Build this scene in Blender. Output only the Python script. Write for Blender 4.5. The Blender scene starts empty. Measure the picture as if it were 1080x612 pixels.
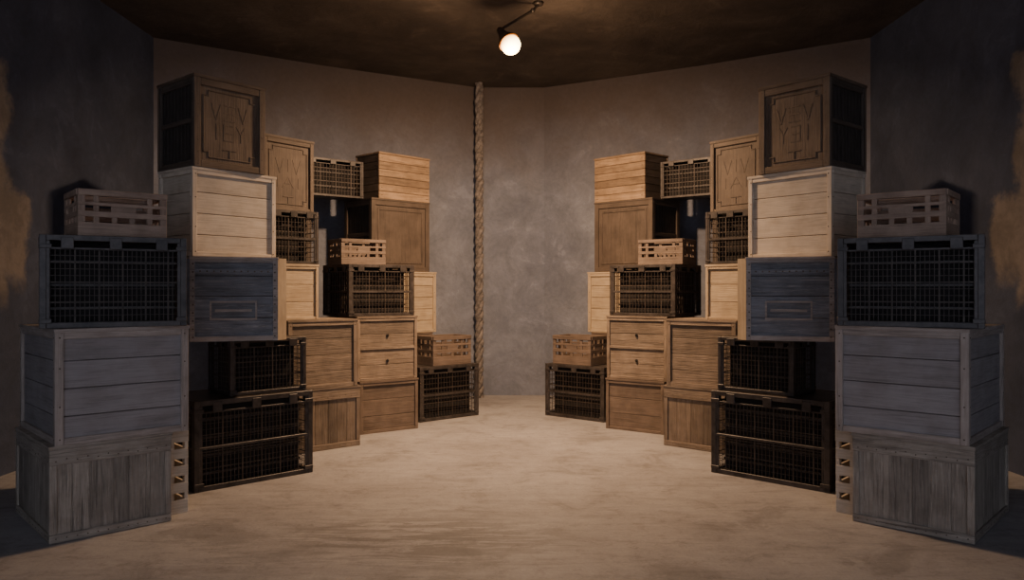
import bpy, math, random, bmesh
from mathutils import Vector, Matrix
random.seed(7)
F=820.0; H=1.3; CX=540.0
scene=bpy.context.scene
col=scene.collection

# ---------------------------------------------------------------- materials
def newmat(name):
    m=bpy.data.materials.new(name); m.use_nodes=True
    nt=m.node_tree; b=nt.nodes['Principled BSDF']
    return m,nt,b
def N(nt,t,**k):
    n=nt.nodes.new(t)
    for a,v in k.items(): setattr(n,a,v)
    return n
def ramp(nt,stops):
    r=nt.nodes.new('ShaderNodeValToRGB')
    e=r.color_ramp.elements
    e[0].position=stops[0][0]; e[0].color=(*stops[0][1],1)
    e[1].position=stops[-1][0]; e[1].color=(*stops[-1][1],1)
    for p,c in stops[1:-1]:
        x=e.new(p); x.color=(*c,1)
    return r
def noise(nt,vec,scale,detail=6,rough=.6,dist=0.0):
    n=N(nt,'ShaderNodeTexNoise'); n.inputs['Scale'].default_value=scale
    n.inputs['Detail'].default_value=detail; n.inputs['Roughness'].default_value=rough
    n.inputs['Distortion'].default_value=dist
    nt.links.new(vec,n.inputs['Vector']); return n
def mixc(nt,fac,a,b,mode='MIX'):
    m=N(nt,'ShaderNodeMix',data_type='RGBA',blend_type=mode)
    for s,v in ((m.inputs[0],fac),(m.inputs[6],a),(m.inputs[7],b)):
        if isinstance(v,(int,float)): s.default_value=v
        elif isinstance(v,tuple): s.default_value=(*v,1)
        else: nt.links.new(v,s)
    return m.outputs[2]
def math_(nt,op,a,b):
    m=N(nt,'ShaderNodeMath',operation=op)
    for s,v in ((m.inputs[0],a),(m.inputs[1],b)):
        if isinstance(v,(int,float)): s.default_value=v
        else: nt.links.new(v,s)
    return m.outputs[0]
def step(nt,v,a,b):
    m=N(nt,'ShaderNodeMapRange',interpolation_type='SMOOTHSTEP')
    nt.links.new(v,m.inputs[0]); m.inputs[1].default_value=a; m.inputs[2].default_value=b
    return m.outputs[0]
def coords(nt,scale,rnd=True):
    tc=N(nt,'ShaderNodeTexCoord')
    mp=N(nt,'ShaderNodeMapping'); mp.inputs['Scale'].default_value=scale
    src=tc.outputs['Object']
    if rnd:
        oi=N(nt,'ShaderNodeObjectInfo'); g=N(nt,'ShaderNodeNewGeometry')
        a=math_(nt,'MULTIPLY',g.outputs['Random Per Island'],7.0)
        b=math_(nt,'MULTIPLY',oi.outputs['Random'],13.0)
        c=math_(nt,'ADD',a,b)
        va=N(nt,'ShaderNodeVectorMath',operation='ADD')
        nt.links.new(src,va.inputs[0]); nt.links.new(c,va.inputs[1]); src=va.outputs[0]
    nt.links.new(src,mp.inputs['Vector'])
    return mp.outputs[0],src
def wood(name,c,axis='h',dark=.45,wear=.25,rough=.72,isl=.35,bump=.35,wearcol=None,blotch=.65):
    m,nt,b=newmat(name)
    sc=(2.2,2.2,44) if axis=='h' else (44,44,2.2)
    v,raw=coords(nt,sc)
    n1=noise(nt,v,1.0,9,.68,.7)
    n2=noise(nt,raw,6,5,.6)
    v2,_=coords(nt,(6,6,170) if axis=='h' else (170,170,6))
    n3=noise(nt,v2,1.0,3,.5)
    dk=tuple(x*dark for x in c); lt=tuple(min(1,x*1.15) for x in c)
    r=ramp(nt,[(.26,dk),(.47,c),(.75,lt)]); nt.links.new(n1.outputs['Fac'],r.inputs[0])
    r2=ramp(nt,[(.3,(blotch,blotch*.97,blotch*.94)),(.62,(1.06,1.06,1.06))]); nt.links.new(n2.outputs['Fac'],r2.inputs[0])
    o=mixc(nt,1.0,r.outputs[0],r2.outputs[0],'MULTIPLY')
    r3=ramp(nt,[(.36,(.65,.65,.65)),(.5,(1,1,1))]); nt.links.new(n3.outputs['Fac'],r3.inputs[0])
    o=mixc(nt,.45,o,r3.outputs[0],'MULTIPLY')
    n4=noise(nt,v,2.3,6,.75,.3)
    rw=ramp(nt,[(.55,(0,0,0)),(.66,(1,1,1))]); nt.links.new(n4.outputs['Fac'],rw.inputs[0])
    wc=wearcol or tuple(min(1,x*1.6+.04) for x in c)
    o=mixc(nt,math_(nt,'MULTIPLY',rw.outputs[0],wear),o,wc)
    g=N(nt,'ShaderNodeNewGeometry'); mr=N(nt,'ShaderNodeMapRange')
    mr.inputs[3].default_value=1-isl; mr.inputs[4].default_value=1+isl*.5
    nt.links.new(g.outputs['Random Per Island'],mr.inputs[0])
    hs=N(nt,'ShaderNodeHueSaturation'); nt.links.new(o,hs.inputs['Color']); nt.links.new(mr.outputs[0],hs.inputs['Value'])
    nt.links.new(hs.outputs[0],b.inputs['Base Color'])
    b.inputs['Roughness'].default_value=rough
    ad=math_(nt,'ADD',n1.outputs['Fac'],n3.outputs['Fac'])
    bp=N(nt,'ShaderNodeBump'); bp.inputs['Strength'].default_value=bump; bp.inputs['Distance'].default_value=.008
    nt.links.new(ad,bp.inputs['Height']); nt.links.new(bp.outputs[0],b.inputs['Normal'])
    return m
def plain(name,c,rough=.5,metal=0.0,var=.4,scale=14):
    m,nt,b=newmat(name)
    v,raw=coords(nt,(1,1,1))
    n=noise(nt,v,scale,6,.65)
    r=ramp(nt,[(.3,tuple(x*(1-var) for x in c)),(.7,tuple(min(1,x*(1+var)) for x in c))])
    nt.links.new(n.outputs['Fac'],r.inputs[0]); nt.links.new(r.outputs[0],b.inputs['Base Color'])
    b.inputs['Roughness'].default_value=rough; b.inputs['Metallic'].default_value=metal
    bp=N(nt,'ShaderNodeBump'); bp.inputs['Strength'].default_value=.2; bp.inputs['Distance'].default_value=.005
    nt.links.new(n.outputs['Fac'],bp.inputs['Height']); nt.links.new(bp.outputs[0],b.inputs['Normal'])
    return m
def plaster(name,c1,c2,c3,seed=0.0,bump=.4,lit_patch=None,top_shade=None,sz=(3.1,4.5)):
    m,nt,b=newmat(name)
    tc=N(nt,'ShaderNodeTexCoord'); mp=N(nt,'ShaderNodeMapping'); mp.inputs['Location'].default_value=(seed,seed*.7,seed*.3)
    nt.links.new(tc.outputs['Object'],mp.inputs[0]); v=mp.outputs[0]
    a=noise(nt,v,1.1,8,.62,.6); d=noise(nt,v,2.6,10,.75,.5); e=noise(nt,v,22,6,.7)
    r=ramp(nt,[(.34,c1),(.5,c2),(.66,c3)]); nt.links.new(a.outputs['Fac'],r.inputs[0])
    r2=ramp(nt,[(.38,(.76,.76,.76)),(.56,(1.04,1.04,1.04))]); nt.links.new(d.outputs['Fac'],r2.inputs[0])
    o=mixc(nt,.9,r.outputs[0],r2.outputs[0],'MULTIPLY')
    r3=ramp(nt,[(.58,(0,0,0)),(.61,(1,1,1))]); nt.links.new(d.outputs['Fac'],r3.inputs[0])
    o=mixc(nt,math_(nt,'MULTIPLY',r3.outputs[0],.28),o,tuple(min(1,x*1.5) for x in c3))
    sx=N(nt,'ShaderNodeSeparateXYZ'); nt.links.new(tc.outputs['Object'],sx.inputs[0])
    if top_shade:  # darker brown towards the ceiling: light falloff painted into the wall colour
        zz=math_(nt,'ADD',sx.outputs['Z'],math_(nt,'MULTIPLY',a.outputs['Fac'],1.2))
        o=mixc(nt,math_(nt,'MULTIPLY',step(nt,zz,*sz),.9),o,top_shade)
    if lit_patch:  # lamp-lit areas painted into the wall colour, bounded by position and height
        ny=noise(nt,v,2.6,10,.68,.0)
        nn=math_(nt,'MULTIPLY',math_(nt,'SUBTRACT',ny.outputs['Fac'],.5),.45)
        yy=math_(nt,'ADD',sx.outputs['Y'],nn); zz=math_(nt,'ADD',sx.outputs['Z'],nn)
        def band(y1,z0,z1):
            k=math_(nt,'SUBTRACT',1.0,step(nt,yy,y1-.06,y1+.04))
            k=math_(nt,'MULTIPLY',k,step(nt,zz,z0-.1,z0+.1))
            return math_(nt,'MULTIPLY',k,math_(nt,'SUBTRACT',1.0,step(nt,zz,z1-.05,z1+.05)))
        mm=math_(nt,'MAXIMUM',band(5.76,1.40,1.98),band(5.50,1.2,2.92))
        pc=mixc(nt,step(nt,d.outputs['Fac'],.40,.6),tuple(x*.7 for x in lit_patch),lit_patch)
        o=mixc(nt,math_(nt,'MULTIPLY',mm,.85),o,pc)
    r4=ramp(nt,[(.3,(.85,.85,.85)),(.7,(1.08,1.08,1.08))]); nt.links.new(e.outputs['Fac'],r4.inputs[0])
    o=mixc(nt,.8,o,r4.outputs[0],'MULTIPLY')
    nt.links.new(o,b.inputs['Base Color']); b.inputs['Roughness'].default_value=.85
    ad=math_(nt,'ADD',math_(nt,'MULTIPLY',e.outputs['Fac'],.3),d.outputs['Fac'])
    bp=N(nt,'ShaderNodeBump'); bp.inputs['Strength'].default_value=bump; bp.inputs['Distance'].default_value=.03
    nt.links.new(ad,bp.inputs['Height']); nt.links.new(bp.outputs[0],b.inputs['Normal'])
    return m
def floormat():
    m,nt,b=newmat('worn_concrete')
    tc=N(nt,'ShaderNodeTexCoord'); v=tc.outputs['Object']
    a=noise(nt,v,.9,8,.6,.4); d=noise(nt,v,2.2,11,.72,.8); f=noise(nt,v,12,9,.8,.3)
    mp=N(nt,'ShaderNodeMapping'); mp.inputs['Scale'].default_value=(1.0,6,1); mp.inputs['Rotation'].default_value=(0,0,.05)
    nt.links.new(v,mp.inputs[0]); s=noise(nt,mp.outputs[0],2.4,11,.72,1.0)
    mq=N(nt,'ShaderNodeMapping'); mq.inputs['Scale'].default_value=(.8,30,1); mq.inputs['Rotation'].default_value=(0,0,-.3)
    nt.links.new(v,mq.inputs[0]); s2=noise(nt,mq.outputs[0],2.0,6,.6,.4)
    e=noise(nt,v,60,4,.7)
    r=ramp(nt,[(.3,(.26,.245,.24)),(.5,(.31,.295,.29)),(.7,(.35,.335,.325))]); nt.links.new(a.outputs['Fac'],r.inputs[0])
    r2=ramp(nt,[(.38,(.68,.67,.66)),(.46,(.95,.95,.95)),(.62,(1.12,1.12,1.12))]); nt.links.new(d.outputs['Fac'],r2.inputs[0])
    o=mixc(nt,.75,r.outputs[0],r2.outputs[0],'MULTIPLY')
    rf=ramp(nt,[(.40,(.66,.64,.62)),(.46,(1,1,1)),(.56,(1,1,1)),(.62,(1.2,1.2,1.2))]); nt.links.new(f.outputs['Fac'],rf.inputs[0])
    o=mixc(nt,.5,o,rf.outputs[0],'MULTIPLY')
    r3=ramp(nt,[(.38,(.62,.6,.58)),(.46,(1,1,1)),(.55,(1.02,1.02,1.02)),(.63,(1.25,1.25,1.25))]); nt.links.new(s.outputs['Fac'],r3.inputs[0])
    o=mixc(nt,.45,o,r3.outputs[0],'MULTIPLY')
    r5=ramp(nt,[(.30,(.65,.65,.65)),(.34,(1,1,1)),(.66,(1,1,1)),(.70,(1.25,1.25,1.25))]); nt.links.new(s2.outputs['Fac'],r5.inputs[0])
    o=mixc(nt,.5,o,r5.outputs[0],'MULTIPLY')
    vm=N(nt,'ShaderNodeVectorMath',operation='MULTIPLY'); vm.inputs[1].default_value=(1,1.6,0)
    vs=N(nt,'ShaderNodeVectorMath',operation='SUBTRACT'); vs.inputs[1].default_value=(-.5,4.05,0)
    nt.links.new(v,vs.inputs[0]); nt.links.new(vs.outputs[0],vm.inputs[0])
    vl=N(nt,'ShaderNodeVectorMath',operation='LENGTH'); nt.links.new(vm.outputs[0],vl.inputs[0])
    near=math_(nt,'SUBTRACT',1.0,step(nt,vl.outputs['Value'],.2,.95))
    k=math_(nt,'MULTIPLY',near,math_(nt,'SUBTRACT',1.0,step(nt,s.outputs['Fac'],.48,.55)))
    o=mixc(nt,math_(nt,'MULTIPLY',k,.65),o,(.12,.108,.10))
    r4=ramp(nt,[(.3,(.85,.85,.85)),(.7,(1.1,1.1,1.1))]); nt.links.new(e.outputs['Fac'],r4.inputs[0])
    o=mixc(nt,.8,o,r4.outputs[0],'MULTIPLY')
    nt.links.new(o,b.inputs['Base Color']); b.inputs['Roughness'].default_value=.6
    ad=math_(nt,'ADD',s.outputs['Fac'],f.outputs['Fac'])
    bp=N(nt,'ShaderNodeBump'); bp.inputs['Strength'].default_value=.2; bp.inputs['Distance'].default_value=.012
    nt.links.new(ad,bp.inputs['Height']); nt.links.new(bp.outputs[0],b.inputs['Normal'])
    return m
M={}
def woods(key,c,**k):
    M[key+'_h']=wood(key+'_wood_horizontal',c,'h',**k); M[key+'_v']=wood(key+'_wood_vertical',c,'v',**k)
woods('weather',(.32,.275,.225),wear=.55,dark=.22,isl=.3,bump=.8)
woods('weatherbrown',(.205,.155,.112),wear=.5,dark=.28,isl=.3,bump=.6)
woods('grey',(.28,.255,.25),wear=.15,dark=.7,isl=.10,bump=.2,blotch=.85)
woods('greylight',(.35,.295,.255),wear=.4,dark=.5,isl=.1,blotch=.8)
woods('cream',(.55,.475,.375),wear=.12,dark=.8,isl=.12,bump=.2,blotch=.8)
woods('honey',(.40,.31,.205),wear=.1,dark=.65,isl=.12,blotch=.8)
woods('orange',(.26,.175,.105),wear=.4,dark=.28,isl=.5)
woods('brown',(.15,.108,.078),wear=.3,dark=.45,isl=.2)
woods('dark',(.085,.062,.045),wear=.15,dark=.45,isl=.2)
woods('umber',(.125,.085,.055),wear=.25,dark=.4,isl=.15)
woods('tan',(.34,.24,.175),wear=.15,dark=.6,isl=.12)
woods('umbertan',(.15,.108,.08),wear=.15,dark=.5,isl=.12)
M['void']=plain('dark_interior',(.010,.008,.007),.9)
M['side_slat']=plain('dark_side_slats',(.035,.027,.022),.7)  # darker slats for the side faces of panelled crates
M['black']=plain('black_painted_metal',(.048,.040,.036),.45,.2,.6)
M['wire']=plain('dark_wire',(.052,.039,.030),.55,.2,.6)
M['navy']=wood('slate_blue_painted_board',(.155,.16,.18),'h',dark=.3,wear=.85,isl=.2,rough=.42,bump=.6,wearcol=(.33,.31,.29))
M['strap']=wood('worn_brown_edging',(.31,.26,.225),'h',dark=.3,wear=.6,isl=.25,rough=.5)
M['nail']=plain('rusted_nail_steel',(.11,.08,.055),.5,.5)

# ---------------------------------------------------------------- mesh helpers
def boxes_mesh(name,bl,mats):
    vs=[];fs=[];mi=[]
    for b in bl:
        x0,x1,y0,y1,z0,z1=b[:6]; k=b[6] if len(b)>6 else 0
        o=len(vs)
        vs+=[(x0,y0,z0),(x1,y0,z0),(x1,y1,z0),(x0,y1,z0),(x0,y0,z1),(x1,y0,z1),(x1,y1,z1),(x0,y1,z1)]
        for f in ((0,3,2,1),(4,5,6,7),(0,1,5,4),(1,2,6,5),(2,3,7,6),(3,0,4,7)):
            fs.append(tuple(o+i for i in f)); mi.append(k)
    me=bpy.data.meshes.new(name); me.from_pydata(vs,[],fs)
    for m in mats: me.materials.append(m)
    me.polygons.foreach_set('material_index',mi); me.update()
    return me
def obj(name,me,parent=None,bev=0):
    o=bpy.data.objects.new(name,me); col.objects.link(o)
    if parent: o.parent=parent
    if bev:
        b=o.modifiers.new('edge','BEVEL'); b.width=bev; b.segments=1; b.limit_method='ANGLE'
    return o
def parts(name,bl,mats,root,bev=0,tol=.0025):
    n=len(bl); p=list(range(n))
    def fd(i):
        while p[i]!=i: p[i]=p[p[i]]; i=p[i]
        return i
    for i in range(n):
        a=bl[i]
        for j in range(i+1,n):
            b=bl[j]
            if a[0]-tol<=b[1] and b[0]-tol<=a[1] and a[2]-tol<=b[3] and b[2]-tol<=a[3] and a[4]-tol<=b[5] and b[4]-tol<=a[5]:
                p[fd(i)]=fd(j)
    g={}
    for i in range(n): g.setdefault(fd(i),[]).append(bl[i])
    for c in g.values(): obj(name,boxes_mesh(name,c,mats),root,bev)
class Crate:
    def __init__(s,w,d,h): s.w,s.d,s.h=w,d,h
    def fb(s,face,a0,a1,z0,z1,i0,i1,k=0):
        w,d=s.w,s.d
        if face=='F': return (-w/2+a0,-w/2+a1,-d/2+i0,-d/2+i1,z0,z1,k)
        if face=='B': return (-w/2+a0,-w/2+a1,d/2-i1,d/2-i0,z0,z1,k)
        if face=='L': return (-w/2+i0,-w/2+i1,-d/2+a0,-d/2+a1,z0,z1,k)
        return (w/2-i1,w/2-i0,-d/2+a0,-d/2+a1,z0,z1,k)
    def span(s,face): return s.w if face in 'FB' else s.d
    def nail(s,f,a,z,i,k=1,r=.004,out=.002): return s.fb(f,a-r,a+r,z-r,z+r,i-out,i+.003,k)
def lid(c,key,root,n=4,over=.004,t=.016):
    w,d,h=c.w,c.d,c.h; bl=[(-w/2-over+.002,w/2+over-.002,-d/2-over+.002,d/2+over-.002,h-.02,h-.004)]
    for i in range(n):
        y0=-d/2-over+(d+2*over)*i/n; y1=-d/2-over+(d+2*over)*(i+1)/n-.003
        bl.append((-w/2-over,w/2+over,y0,y1,h-t+.001,h))
    obj('lid',boxes_mesh('lid',bl,[M[key+'_h']]),root)

def framed(w,d,h,key,fkey=None,n=4,fw=.05,knobs=False,t=.016,mid=False,gap=.0035):
    fkey=fkey or key
    c=Crate(w,d,h); root=empty('wooden_crate'); T=.02
    q=t+.016
    bl=[(-w/2+q,w/2-q,-d/2+q,d/2-q,.01,h-T-.002,1)]
    for f in 'FBLR':
        S=c.span(f); z=.004
        hh=(h-T-.006)/n
        for i in range(n):
            bl.append(c.fb(f,t+.001,S-t-.001,z+hh*i,z+hh*(i+1)-gap,t,t+.018,0))
    obj('plank_body',boxes_mesh('plank_body',bl,[M[key+'_h'],M['void']]),root,.002)
    st=[];ra=[]
    for f in 'FBLR':
        S=c.span(f); e=0 if f in 'FB' else t
        for a0,a1 in ((e,fw),(S-fw,S-e)): st.append(c.fb(f,a0,a1,0,h-T,0,t))
        for z0,z1 in ((0,fw*.9),(h-T-fw*.8,h-T)): ra.append(c.fb(f,fw+.001,S-fw-.001,z0,z1,0.002,t))
        if mid: ra.append(c.fb(f,fw+.001,S-fw-.001,h*.5-fw*.4,h*.5+fw*.4,0.002,t))
        for a in (max(fw*.5,t+.006),S-max(fw*.5,t+.006)):
            for z in (.03,h*.33,h*.66,h-.045): st.append(c.nail(f,a,z,0))
    parts('corner_post',st,[M[fkey+'_v'],M['nail']],root,.002)
    parts('frame_rail',ra,[M[fkey+'_h']],root,.002,tol=.06)
    if knobs:
        for z in (h*.3,h*.7):
            me=bpy.data.meshes.new('knob')
            bm=bmesh.new(); bmesh.ops.create_uvsphere(bm,u_segments=12,v_segments=8,radius=.014); bm.to_mesh(me); bm.free()
            me.materials.append(M['void']); k=obj('knob',me,root); k.location=(0,-d/2+t-.006,z)
    lid(c,fkey,root); return root
def weathered(w,d,h,key,n=6,t=.012):
    c=Crate(w,d,h); root=empty('wooden_crate'); T=.02; q=t+.018
    bl=[(-w/2+q,w/2-q,-d/2+q,d/2-q,.01,h-T-.002,1)]
    for f in 'FBLR':
        S=c.span(f); ws=[random.uniform(.7,1.35) for _ in range(n)]; tot=sum(ws); a=t+.001
        for x in ws:
            ww=(S-2*t-.002)*x/tot
            j=random.uniform(0,.002)
            bl.append(c.fb(f,a+.0006,a+ww-.0006,random.uniform(0.001,.01),h-T-.004,t+j,t+.02,0)); a+=ww
    obj('plank_body',boxes_mesh('plank_body',bl,[M[key+'_v'],M['void']]),root,.0015)
    ra=[]
    for f in 'FBLR':
        S=c.span(f); e=0 if f in 'FB' else t
        ra.append(c.fb(f,e,S-e,h*.80,h-T,0,t)); ra.append(c.fb(f,e,S-e,h*.0+.002,h*.09,0.001,t))
        for k in range(n*2):
            a=.03+(S-.06)*k/(n*2-1); ra.append(c.nail(f,a,h*.84+.01*(k%2),0)); ra.append(c.nail(f,a,h*.045,0.001))
    parts('frame_rail',ra,[M[key+'_h'],M['nail']],root,.003)
    st=[]
    for f in 'FBLR':
        S=c.span(f); e=0 if f in 'FB' else t
        st.append(c.fb(f,e,.035,h*.092,h*.798,.002,t)); st.append(c.fb(f,S-.035,S-e,h*.092,h*.798,.002,t))
    parts('corner_post',st,[M[key+'_v']],root,.002)
    lid(c,key,root,3); return root
def slat(w,d,h,key,n=6):
    c=Crate(w,d,h); root=empty('wooden_crate'); T=.02
    bl=[(-w/2+.018,w/2-.018,-d/2+.018,d/2-.018,.01,h-T-.002,1)]
    for f in 'FBLR':
        S=c.span(f); e=0 if f in 'FB' else .02
        for i in range(n):
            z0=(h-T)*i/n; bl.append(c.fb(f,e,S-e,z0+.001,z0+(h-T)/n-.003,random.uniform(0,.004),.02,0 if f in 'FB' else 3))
            for a in (.03,.045,S-.03,S-.045): bl.append(c.nail(f,a,(h-T)*(i+.5)/n,.001,2))
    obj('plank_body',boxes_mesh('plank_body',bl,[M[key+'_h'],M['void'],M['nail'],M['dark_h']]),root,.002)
    lid(c,key,root); return root
CARV={
 'a':[((-.95,.85),(-.72,.1)),((-.72,.1),(-.48,.85)),((-.30,.85),(.30,.85)),((-.30,.48),(.30,.48)),((-.30,.12),(.30,.12)),
      ((.48,.85),(.72,.1)),((.72,.1),(.95,.85)),
      ((-.70,-.1),(-.70,-.85)),((-.30,-.1),(.18,-.1)),((-.30,-.1),(-.30,-.85)),((-.30,-.48),(.12,-.48)),((-.30,-.85),(.18,-.85)),
      ((.38,-.1),(.60,-.45)),((.82,-.1),(.60,-.45)),((.60,-.45),(.60,-.85))],
 'b':[((-.9,.8),(-.62,.0)),((-.62,.0),(-.34,.8)),((0,.8),(0,.1)),((.34,.8),(.62,.0)),((.62,.0),(.9,.8)),
      ((-.75,-.25),(-.75,-.85)),((-.4,-.85),(0,-.25)),((0,-.25),(.4,-.85)),((.75,-.25),(.75,-.85)),((-.25,-.62),(.25,-.62))]}
def carving(kind,hx,hz,y0,y1,mat,flip,lw=.0038):
    vs=[];fs=[]
    for (a,b) in CARV[kind]:
        p=Vector((a[0]*hx,a[1]*hz)); q=Vector((b[0]*hx,b[1]*hz))
        if flip: p.x*=-1; q.x*=-1
        dv=(q-p).normalized(); p-=dv*lw*.5; q+=dv*lw*.5; n=Vector((-dv.y,dv.x))*lw
        cs=[p+n,p-n,q-n,q+n]
        o=len(vs)
        vs+=[(c.x,y0,c.y) for c in cs]+[(c.x,y1,c.y) for c in cs]
        fs+=[(o,o+1,o+2,o+3),(o+7,o+6,o+5,o+4)]+[(o+i,o+4+i,o+4+(i+1)%4,o+(i+1)%4) for i in range(4)]
    me=bpy.data.meshes.new('carving'); me.from_pydata(vs,[],fs); me.materials.append(mat)
    bm=bmesh.new(); bm.from_mesh(me); bmesh.ops.recalc_face_normals(bm,faces=bm.faces); bm.to_mesh(me); bm.free()
    return me
def panelled(w,d,h,key,carve=None,fw=.045,t=.018,flip=False):
    c=Crate(w,d,h); root=empty('panelled_crate'); T=.02; q=t+.016
    bl=[(-w/2+q,w/2-q,-d/2+q,d/2-q,.01,h-T-.002,1)]
    for f in 'FB':
        bl.append(c.fb(f,t+.001,w-t-.001,.003,h-T-.003,t,t+.018,0))
    n=10
    for f in 'LR':
        for i in range(n):
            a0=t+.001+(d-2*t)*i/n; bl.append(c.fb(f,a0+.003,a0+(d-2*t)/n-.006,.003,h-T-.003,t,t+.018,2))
    obj('panel_body',boxes_mesh('panel_body',bl,[M[key+'_v'],M['void'],M['side_slat']]),root,.001)
    st=[];ra=[];mo=[]
    for f in 'FBLR':
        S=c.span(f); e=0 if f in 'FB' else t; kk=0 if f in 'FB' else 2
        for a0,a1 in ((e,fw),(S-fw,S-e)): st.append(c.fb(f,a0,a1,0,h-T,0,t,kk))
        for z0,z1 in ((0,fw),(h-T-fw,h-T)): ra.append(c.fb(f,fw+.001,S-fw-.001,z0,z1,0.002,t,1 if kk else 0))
        for a in (fw*.6,S-fw*.6):
            for k in range(8): st.append(c.nail(f,a,.02+(h-.06)*k/7,0))
        if f in 'LR':
            ra.append(c.fb(f,fw+.001,S-fw-.001,h*.48,h*.53,.004,t,1))
    f='F'; S=w; g=fw+.022; b=.008
    def rect(a0,a1,z0,z1,bb,i0=.010):
        return [c.fb(f,a0,a0+bb,z0,z1,i0,t+.001),c.fb(f,a1-bb,a1,z0,z1,i0,t+.001),
                c.fb(f,a0+bb,a1-bb,z0,z0+bb,i0,t+.001),c.fb(f,a0+bb,a1-bb,z1-bb,z1,i0,t+.001)]
    if not carve:
        mo+=rect(g+.01,S-g-.01,g+.01,h-T-g-.01,.02)
    else:
        nz=.035; z0=g; z1=h-T-g; i0=.012
        mo+=[c.fb(f,g,g+b,z0+nz,z1-nz,i0,t+.001),c.fb(f,S-g-b,S-g,z0+nz,z1-nz,i0,t+.001),
             c.fb(f,g+nz,S-g-nz,z0,z0+b,i0,t+.001),c.fb(f,g+nz,S-g-nz,z1-b,z1,i0,t+.001)]
        for a,s_ in ((g,1),(S-g,-1)):
            for zz,u in ((z0,1),(z1,-1)):
                A=sorted((a,a+s_*(nz+b))); B=sorted((a+s_*nz,a+s_*(nz+b)))
                Z=sorted((zz+u*nz,zz+u*(nz+b))); Y=sorted((zz,zz+u*(nz+b)))
                mo.append(c.fb(f,A[0],A[1],Z[0],Z[1],i0+.0005,t+.001)); mo.append(c.fb(f,B[0],B[1],Y[0],Y[1],i0+.001,t+.001))
        mo+=[c.fb(f,S/2-.005,S/2+.005,z0+b,z0+.065,.014,t+.001),c.fb(f,S/2-.05,S/2+.05,z0+.06,z0+.068,.014,t+.001)]
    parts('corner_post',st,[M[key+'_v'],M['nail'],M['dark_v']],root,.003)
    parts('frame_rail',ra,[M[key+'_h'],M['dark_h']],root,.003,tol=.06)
    obj('moulding',boxes_mesh('moulding',mo,[M[key+'_v']]),root,.002)
    if carve:
        l=obj('carving',carving(carve,(w/2-g-b)*.74,h*.23,-d/2+t-.002,-d/2+t+.002,M[key+'_v'],flip),root)
        l.location=(0,0,h*.52)
    lid(c,key,root); return root
def trunk(w,d,h,side):
    c=Crate(w,d,h); root=empty('storage_trunk'); T=.02; t=.018
    bl=[(-w/2+t+.01,w/2-t-.01,-d/2+t+.01,d/2-t-.01,.005,h-T-.002,1)]
    for f in 'FBLR':
        S=c.span(f)
        for z0,z1 in ((.003,h*.27),(h*.275,h*.53),(h*.535,h*.77),(h*.775,h-T-.003)):
            bl.append(c.fb(f,t,S-t,z0,z1,t,t+.012,0))
    obj('board_body',boxes_mesh('board_body',bl,[M['navy'],M['void']]),root,.002)
    st=[]
    for f in 'FBLR':
        S=c.span(f); e=0 if f in 'FB' else t
        fw=.030
        st+=[c.fb(f,e,fw,0,h-T,0,t+.001),c.fb(f,S-fw,S-e,0,h-T,0,t+.001)]
        st+=[c.fb(f,fw,S-fw,0,.032,.001,t+.001),c.fb(f,fw,S-fw,h*.80,h*.85,.006,t+.001,1),c.fb(f,fw,S-fw,h-T-.018,h-T,.001,t+.001)]
        q=int(S/.04)
        for i in range(q): st.append(c.nail(f,.02+(S-.04)*i/(q-1),h*.825,0.006,2,.005,.003))
        for i in range(10): st.append(c.nail(f,.019,.03+(h-.08)*i/9,0,2,.005,.003)); st.append(c.nail(f,S-.019,.03+(h-.08)*i/9,0,2,.005,.003))
    obj('edge_strap',boxes_mesh('edge_strap',st,[M['strap'],M['navy'],M['nail']]),root)
    pz=h*.36; I=.007
    pl=[c.fb('F',w*.22,w*.76,pz-.062,pz-.050,I,t),c.fb('F',w*.22,w*.76,pz+.052,pz+.064,I,t),
        c.fb('F',w*.22,w*.22+.012,pz-.050,pz+.052,I,t),c.fb('F',w*.76-.012,w*.76,pz-.050,pz+.052,I,t),
        c.fb('F',w*.22,w*.76,pz-.052,pz+.052,.0165,t-.0002,1),c.fb('F',w*.28,w*.70,pz-.008,pz+.010,.011,t)]
    obj('label_holder',boxes_mesh('label_holder',pl,[M['strap'],M['navy']]),root,.001)
    s=1 if side>0 else -1
    pr=[(w/2+.001,-d/2+.002),(w/2+.06,-d/2+.07),(w/2+.06,d/2),(w/2+.001,d/2)]
    vs=[(s*x,y,0) for x,y in pr]+[(s*x,y,h-.008) for x,y in pr]
    fc=[(0,1,5,4),(1,2,6,5),(2,3,7,6),(3,0,4,7),(4,5,6,7),(3,2,1,0)]
    if s<0: fc=[tuple(reversed(f)) for f in fc]
    me=bpy.data.meshes.new('edge_board'); me.from_pydata(vs,[],fc); me.materials.append(M['honey_v'])
    e=obj('edge_board',me,root); e['label']='pale honey wooden edging board'
    obj('lid',boxes_mesh('lid',[(-w/2-.006,w/2+.006,-d/2-.006,d/2+.006,h-T,h)],[M['strap']]),root,.004)
    return root
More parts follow.
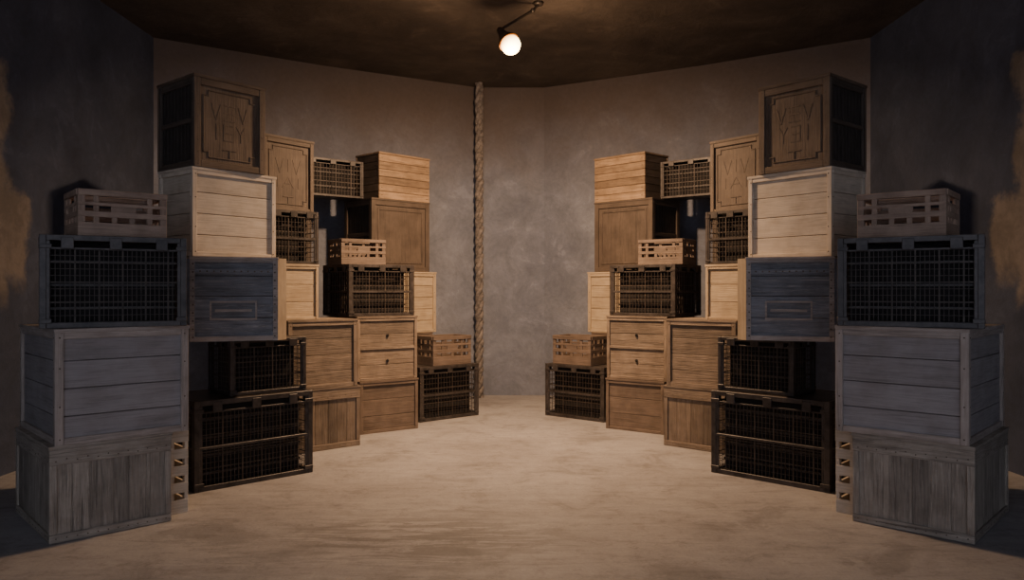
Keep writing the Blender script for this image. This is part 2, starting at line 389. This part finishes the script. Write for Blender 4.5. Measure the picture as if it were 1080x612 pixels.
def meshcrate(w,d,h,nv=16,nh=8,mid=0,pz=.035):
    c=Crate(w,d,h); root=empty('wire_mesh_crate'); p=pz; fr=[];wi=[]
    nv=int(nv*1.15); nh=int(nh*1.1)
    for f in 'FBLR':
        S=c.span(f)
        if f in 'FB': fr+=[c.fb(f,0,p*.85,0,h,0,p),c.fb(f,S-p*.85,S,0,h,0,p)]
        fr+=[c.fb(f,p*.85,S-p*.85,0,p*.8,0.003,p*.8),c.fb(f,p*.85,S-p*.85,h-p*.8,h,0.001,p*.8)]
        fr+=[c.fb(f,p*.8,S-p*.8,h-p*2.0,h-p*1.7,.006,p*.6)]
        for m in range(mid):
            z=h*(m+1)/(mid+1)-p*.4; fr.append(c.fb(f,p*.8,S-p*.8,z-.009,z+.009,.002,p*.6))
        fr+=[c.fb(f,p*.8,p*1.3,p*.8,h-p*.8,.004,p*.5),c.fb(f,S-p*1.3,S-p*.8,p*.8,h-p*.8,.004,p*.5)]
        for a in (S*.18,S*.5,S*.82):
            fr.append(c.fb(f,a-.03,a+.03,h-p*1.9,h-p*.3,-.004,.007))
        for z in (p,h-p*1.6):
            for a in (0,S-p*1.5): fr.append(c.fb(f,a+.001,a+p*1.5,z-p*.3,z+p*.3,-.003,.004))
        k=int(nv) if f in 'FB' else max(6,int(nv*d/w))
        r=.0015
        for i in range(1,k):
            a=p*1.3+(S-2.6*p)*i/k; rr=r*2.6 if i%5==0 else r
            wi.append(c.fb(f,a-rr,a+rr,p*.75,h-p*1.7,.010,.015))
        for i in range(1,nh):
            z=p*.8+(h-p*2.7)*i/nh; rr=r*2.4 if i%3==0 else r
            wi.append(c.fb(f,p*1.25,S-p*1.25,z-rr,z+rr,.014,.018))
    fr+=[(-w/2+p*.7,w/2-p*.7,-d/2+p*.7,d/2-p*.7,0.002,.02)]
    obj('frame',boxes_mesh('frame',fr,[M['black']]),root,.002)
    parts('wire_grid',wi,[M['wire']],root)
    q=.05; y0=-d/2+q+.055
    bl=[(-w/2+q,w/2-q,y0,d/2-q,.021,h-p*1.2,1)]  # solid black block added: shade inside the crate put in as colour
    ns=max(2,int(h/.13))
    for i in range(ns):
        z=.04+(h-.04-p*2)*(i+.5)/ns
        bl.append((-w/2+q,w/2-q,y0-.018,y0+.002,z-.006,z+.006,0))
    obj('inner_slats',boxes_mesh('inner_slats',bl,[M['black'],M['void']]),root)
    obj('top_plate',boxes_mesh('top_plate',[(-w/2+p,w/2-p,-d/2+p,d/2-p,h-.014,h-.002)],[M['black']]),root,.002)
    return root
def slotted(w,d,h,key,np_=4,t=.016,rows=None,plate=True):
    c=Crate(w,d,h); root=empty('slotted_crate'); ra=[]
    rows=rows or [(0,.30),(.42,.54),(.66,.73),(.87,1.0)]
    for f in 'FBLR':
        S=c.span(f)
        for i,(a,b) in enumerate(rows):
            top=(i==len(rows)-1); e=0 if f in 'FB' else t+.001
            ra.append(c.fb(f,e,S-e,h*a,h*b,-.006 if top else 0,t))
        k=max(2,round(np_*S/w)) if plate else 1; e=0 if f in 'FB' else t
        for i in range(k+1):
            a=e+(S-2*e)*i/k; hw=min(.2*S,.036) if i in(0,k) else .014
            a0=max(e,a-hw);a1=min(S-e,a+hw)
            upper=rows[-1][0] if (i in (0,1,k-1,k) or not plate) else rows[-2][0]
            ra.append(c.fb(f,a0,a1,h*rows[0][1]-.001,h*upper+.001,.002,t-.001,1))
        if plate:
            ra.append(c.fb(f,S*.36,S*.64,h*.5,h*.70,.001,t-.002))
    ra.append((-w/2+t-.002,w/2-t+.002,-d/2+t-.002,d/2-t+.002,.003,.02))
    obj('slatted_body',boxes_mesh('slatted_body',ra,[M[key+'_h'],M[key+'_v']]),root,.002)
    ri=[(-w/2+t,w/2-t,-d/2+t,-d/2+t+.008,h*.9,h*.985),(-w/2+t,w/2-t,d/2-t-.008,d/2-t,h*.9,h*.985),
        (-w/2+t,-w/2+t+.008,-d/2+t+.008,d/2-t-.008,h*.9,h*.985),(w/2-t-.008,w/2-t,-d/2+t+.008,d/2-t-.008,h*.9,h*.985)]
    obj('rim',boxes_mesh('rim',ri,[M[key+'_h']]),root)
    return root
def empty(name):
    e=bpy.data.objects.new(name,None); e.empty_display_size=.1; col.objects.link(e); return e

# ---------------------------------------------------------------- placing
def geom(npx,D,th,rpx=None,lpx=None,w=None,d=None):
    th=math.radians(th); cu,su=math.cos(th),math.sin(th)
    X=(npx-CX)/F*D
    if w is None:
        t=(rpx-CX)/F; w=(t*D-X)/(cu-t*su)
    if d is None:
        t=(lpx-CX)/F; d=(t*D-X)/(-su-t*cu)
    cx=X+cu*w/2-su*d/2; cy=D+su*w/2+cu*d/2
    return w,d,cx,cy,th
GROUPS={'wooden_crate':'stacked wooden crates','wire_mesh_crate':'stacked wire mesh crates','slotted_crate':'small slotted crates',
        'panelled_crate':'panelled crates in the stacks','storage_trunk':'slate blue storage trunks'}
CATS={'wooden_crate':'crate','wire_mesh_crate':'mesh crate','slotted_crate':'slotted crate','panelled_crate':'crate','storage_trunk':'trunk'}
def tag(r,label):
    k=r.name.split('.')[0]
    assert len(label.split())<=12,label
    r['label']=label; r['category']=CATS[k]; r['group']=GROUPS[k]
def put(builder,g,z0,z1,label,**k):
    w,d,cx,cy,th=g; h=z1-z0-.001
    if builder is trunk: r=trunk(w,d,h,1)
    else: r=builder(w,d,h,**k)
    r.location=(cx,cy,z0); r.rotation_euler=(0,0,th); tag(r,label)
    if builder is trunk or k.get('carve'):
        if builder is trunk: r2=trunk(w,d,h,-1)
        else: r2=builder(w,d,h,flip=True,**k)
    else:
        r2=r.copy(); col.objects.link(r2)
        for ch in r.children:
            c2=ch.copy(); c2.parent=r2; col.objects.link(c2)
    r2.location=(-cx,cy,z0); r2.rotation_euler=(0,0,-th); tag(r2,label)

# column A
put(weathered,geom(52,3.96,43,181,d=.80),0,.50,'weathered grey-brown plank crate on the floor under a grey crate',key='weather',n=6)
put(slotted,geom(180.2,4.485,44,w=.10,d=.26),0,.495,'narrow upright light wooden slotted crate beside the weathered crate',key='cream',np_=1,plate=False,rows=[(0,.16),(.24,.36),(.44,.56),(.64,.76),(.84,1.0)])
put(framed,geom(58,3.97,43,199,d=.82),.50,1.10,'large grey painted plank crate with framed edges on weathered crate',key='grey',fkey='greylight',n=4,fw=.04)
put(meshcrate,geom(41,4.0,30,197,d=.5),1.10,1.59,'large black metal wire mesh crate on a grey plank crate',nv=24,nh=10,mid=0,pz=.038)
put(slotted,geom(82,4.15,40,176,d=.36),1.59,1.845,'small brown slotted crate on top of a black mesh crate',key='tan',np_=5)
# column B
put(meshcrate,geom(205,4.96,44,330,d=.58),0,.586,'black metal mesh crate with mid rails standing on the floor',nv=24,nh=12,mid=1,pz=.042)
put(meshcrate,geom(243,5.2,44,323,d=.36),.586,.965,'smaller black wire mesh crate under a slate blue trunk',nv=16,nh=9,pz=.030)
put(trunk,geom(200,5.0,20,293,d=.52),.965,1.52,'slate blue studded trunk with worn brown edges and pale edging')
put(framed,geom(203,5.0,52,291,lpx=167),1.52,2.10,'cream wooden plank crate with framed edges on a blue trunk',key='cream',n=4,fw=.032)
put(panelled,geom(205,5.0,50,280,lpx=166),2.10,2.70,'dark brown panelled crate with carved geometric relief on cream crate',key='umber',carve='a')
# column C
put(weathered,geom(303,6.09,41,380,d=.5),0,.505,'weathered brown vertical plank crate standing on the floor',key='weatherbrown',n=6)
put(framed,geom(304,6.09,41,377,d=.5),.505,1.06,'weathered brown crate with horizontal planks and framed edges',key='weatherbrown',n=4,fw=.035)
put(framed,geom(280,6.05,45,336,d=.45),1.06,1.51,'honey coloured plank crate under a mesh crate',key='honey',n=3,fw=.025)
put(meshcrate,geom(283,6.08,45,336,d=.42),1.51,1.94,'brown-black wire mesh crate under a panelled crate',nv=12,nh=9,mid=1,pz=.028)
put(panelled,geom(278,6.15,52,331,d=.45),1.94,2.545,'dark brown panelled crate with carved relief on a mesh crate',key='dark',carve='b',fw=.035)
# column D
put(framed,geom(380,6.97,35,441,d=.45),0,.475,'brown plank crate standing on the floor',key='brown',n=3,fw=.03)
put(framed,geom(377,6.97,35,440,d=.45),.475,1.06,'brown plank crate with two small knobs on its front',key='weatherbrown',n=4,fw=.028,knobs=True,mid=True)
put(meshcrate,geom(368,6.95,38,437,d=.55),1.06,1.535,'wide dark wire mesh crate on a brown plank crate',nv=16,nh=9,mid=1)
put(slotted,geom(360,7.05,35,407,d=.32),1.535,1.77,'small brown slotted crate on a wide mesh crate',key='umbertan',np_=5)
# column E
put(meshcrate,geom(443,7.61,40,505,d=.42),0,.54,'black mesh crate with mid rails standing near the back wall',nv=16,nh=9,mid=1,pz=.038)
put(slotted,geom(457,7.75,40,497,d=.3),.54,.834,'small brown slotted crate on a black mesh crate',key='umbertan',np_=4)
# column F
put(framed,geom(396,8.0,44,456,d=.5),0,.84,'brown plank crate on the floor behind other crates',key='brown',n=5)
put(framed,geom(396,8.0,44,460,d=.5),.84,1.497,'honey coloured plank crate behind a mesh crate',key='honey',n=5,fw=.035)
put(panelled,geom(392,8.0,44,453,d=.52),1.497,2.256,'tall dark brown panelled crate under an orange-brown crate',key='dark',fw=.05)
put(slat,geom(400,8.08,46,453,d=.42),2.256,2.744,'orange-brown horizontal plank crate on a tall dark crate',key='orange',n=6)
# column G behind C
for a,b in ((0,.75),(.75,1.5),(1.5,2.256)):
    put(framed,geom(287,7.3,35,328,d=.42),a,b,'brown plank crate tucked behind a panelled crate',key='dark',n=4)
put(meshcrate,geom(318,7.72,38,w=.68,d=.28),2.256,2.64,'dark wire mesh crate bridging between two tall stacks',nv=16,nh=7,mid=0,pz=.028)

# ---------------------------------------------------------------- room
HC=3.8
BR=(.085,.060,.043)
wm=plaster('grey_blue_plaster',(.155,.168,.21),(.187,.202,.245),(.22,.235,.28),3.0,.4,top_shade=BR,sz=(2.9,4.3))
ws=plaster('navy_shaded_plaster',(.030,.040,.072),(.042,.054,.092),(.055,.068,.11),1.0,.4,lit_patch=(.21,.18,.155))  # side walls: their shade is put into the navy colour
cm=plaster('rough_ceiling_concrete',(.05,.037,.028),(.075,.057,.043),(.11,.085,.065),5.0,.7)
def wall(name,p,q,mat,t=.15):
    p=Vector(p);q=Vector(q); dv=(q-p).normalized(); nrm=Vector((-dv.y,dv.x))
    c=[p,q,q+nrm*t,p+nrm*t]
    vs=[(v.x,v.y,0) for v in c]+[(v.x,v.y,HC) for v in c]
    me=bpy.data.meshes.new(name)
    me.from_pydata(vs,[],[(0,1,5,4),(1,2,6,5),(2,3,7,6),(3,0,4,7),(4,5,6,7),(3,2,1,0)])
    me.materials.append(mat); o=bpy.data.objects.new(name,me); col.objects.link(o); o['kind']='structure'
pts=[(-3.62,-1.6),(-3.55,7.7),(-2.1,8.66),(-.41,9.6),(.40,9.6),(2.1,8.66),(3.55,7.7),(3.62,-1.6)]
names=['wall_left','wall_back_left','wall_corner_left','wall_back','wall_corner_right','wall_back_right','wall_right']
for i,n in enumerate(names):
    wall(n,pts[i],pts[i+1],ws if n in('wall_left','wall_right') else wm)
def slab(name,z0,z1,mat):
    o=bpy.data.objects.new(name,boxes_mesh(name,[(-4.2,4.2,-1.6,10.2,z0,z1)],[mat])); col.objects.link(o); o['kind']='structure'
slab('floor',-.15,0,floormat()); slab('ceiling',HC,HC+.15,cm)

# ---------------------------------------------------------------- rope
def rope():
    vs=[];fs=[];R=.031;hr=.022;pitch=.34;n=300;k=10
    for s in range(3):
        o=len(vs)
        for i in range(n+1):
            z=.001+(HC-.002)*i/n; a=2*math.pi*(z/pitch+s/3)
            cxx=hr*math.cos(a); cyy=hr*math.sin(a)
            rr=R*(1+.12*math.sin(z*41+s*2)+.06*math.sin(z*13))
            for j in range(k):
                b=2*math.pi*j/k; vs.append((cxx+rr*math.cos(b),cyy+rr*math.sin(b),z))
        for i in range(n):
            for j in range(k):
                a=o+i*k+j;b=o+i*k+(j+1)%k; fs.append((a,b,b+k,a+k))
    me=bpy.data.meshes.new('rope'); me.from_pydata(vs,[],fs)
    for p in me.polygons: p.use_smooth=True
    me.materials.append(plain('old_grimy_rope',(.155,.135,.12),.95,0,.65,22))
    o=bpy.data.objects.new('rope',me); col.objects.link(o); o.location=(-.395,9.38,0)
    o['label']='thick twisted grey-brown rope hanging ceiling to floor against the wall'; o['category']='rope'
rope()

# ---------------------------------------------------------------- lamp
def lathe(name,prof,mat,seg=28,smooth=True):
    vs=[];fs=[]
    for r,z in prof:
        for j in range(seg):
            a=2*math.pi*j/seg; vs.append((r*math.cos(a),r*math.sin(a),z))
    for i in range(len(prof)-1):
        for j in range(seg):
            a=i*seg+j;b=i*seg+(j+1)%seg; fs.append((a,b,b+seg,a+seg))
    me=bpy.data.meshes.new(name); me.from_pydata(vs,[],fs); me.materials.append(mat)
    for p in me.polygons: p.use_smooth=smooth
    return me
def tube(name,p,q,r,mat):
    p=Vector(p);q=Vector(q);L=(q-p).length
    me=lathe(name,[(.0005,0),(r,0),(r,L),(.0005,L)],mat,12,False)
    rot=(q-p).to_track_quat('Z','Y').to_matrix().to_4x4()
    me.transform(Matrix.Translation(p)@rot); return me
L=empty('ceiling_spotlight'); L.location=(.23,6.75,HC)
L['label']='adjustable dark metal ceiling spotlight with a glowing warm bulb'; L['category']='ceiling lamp'
lm=plain('dark_lamp_metal',(.055,.043,.033),.45,.4)
refl=plain('amber_reflector',(.40,.22,.09),.5,.0,.1)
obj('mount_plate',lathe('mount_plate',[(.0005,0),(.045,0),(.04,-.025),(.0005,-.025)],lm),L)
head=Vector((-.26,-.27,-.43))
j1=Vector((-.05,-.02,-.08))
obj('arm',tube('arm',(0,0,-.02),j1,.012,lm),L)
jt=obj('swivel_joint',lathe('swivel_joint',[(.0005,-.022),(.015,-.016),(.022,0),(.015,.016),(.0005,.022)],lm),L); jt.location=j1
dirv=Vector((.42,-.42,-.70)).normalized()
obj('arm',tube('arm',j1,head-dirv*.16,.012,lm),L)
q=dirv.to_track_quat('Z','Y').to_matrix().to_4x4()
def aim(o): o.matrix_local=Matrix.Translation(head)@q
aim(obj('lamp_shade',lathe('lamp_shade',[(.0005,-.17),(.026,-.168),(.036,-.11),(.052,-.06),(.080,-.02),(.090,.01)],lm),L))
aim(obj('reflector',lathe('reflector',[(.089,.011),(.072,-.020),(.04,-.05),(.0005,-.052)],refl),L))
em,nt,b=newmat('glowing_bulb_glass')
b.inputs['Base Color'].default_value=(1,.8,.55,1)
tc=N(nt,'ShaderNodeTexCoord'); sp=N(nt,'ShaderNodeSeparateXYZ'); nt.links.new(tc.outputs['Object'],sp.inputs[0])
st=step(nt,sp.outputs['Z'],-.01,.09); r=ramp(nt,[(0,(1,.45,.10)),(1,(1,.78,.38))]); nt.links.new(st,r.inputs[0])
nt.links.new(r.outputs[0],b.inputs['Emission Color'])
nt.links.new(math_(nt,'ADD',math_(nt,'MULTIPLY',st,10.0),1.5),b.inputs['Emission Strength'])
aim(obj('bulb',lathe('bulb',[(.0005,-.045),(.03,-.035),(.06,-.012),(.080,.015),(.083,.04),(.078,.072),(.056,.102),(.024,.118),(.0005,.121)],em),L))
def light(name,kind,e,loc,color=(1,.63,.365),**k):
    ld=bpy.data.lights.new(name,kind); ld.energy=e; ld.color=color
    for a,v in k.items(): setattr(ld,a,v)
    lo=bpy.data.objects.new(name,ld); col.objects.link(lo); lo.parent=L; lo.location=loc; return lo
lp=head+Vector((.05,-.12,-.22))
lb=light('lamp_beam','AREA',190,lp,shape='DISK',size=.18)
lb.rotation_euler=(math.radians(20),0,0)
light('lamp_glow','POINT',56,lp,shadow_soft_size=.08)

# ---------------------------------------------------------------- ambient light
w=bpy.data.worlds.new('World'); scene.world=w; w.use_nodes=True
bg=w.node_tree.nodes['Background']; bg.inputs[0].default_value=(.52,.56,.70,1); bg.inputs[1].default_value=1.7

cd=bpy.data.cameras.new('camera'); cam=bpy.data.objects.new('camera',cd); col.objects.link(cam)
cd.sensor_width=36; cd.lens=36*F/1080; cd.clip_start=.05
cam.location=(0,0,H); cam.rotation_euler=(math.pi/2,0,0)
scene.camera=cam
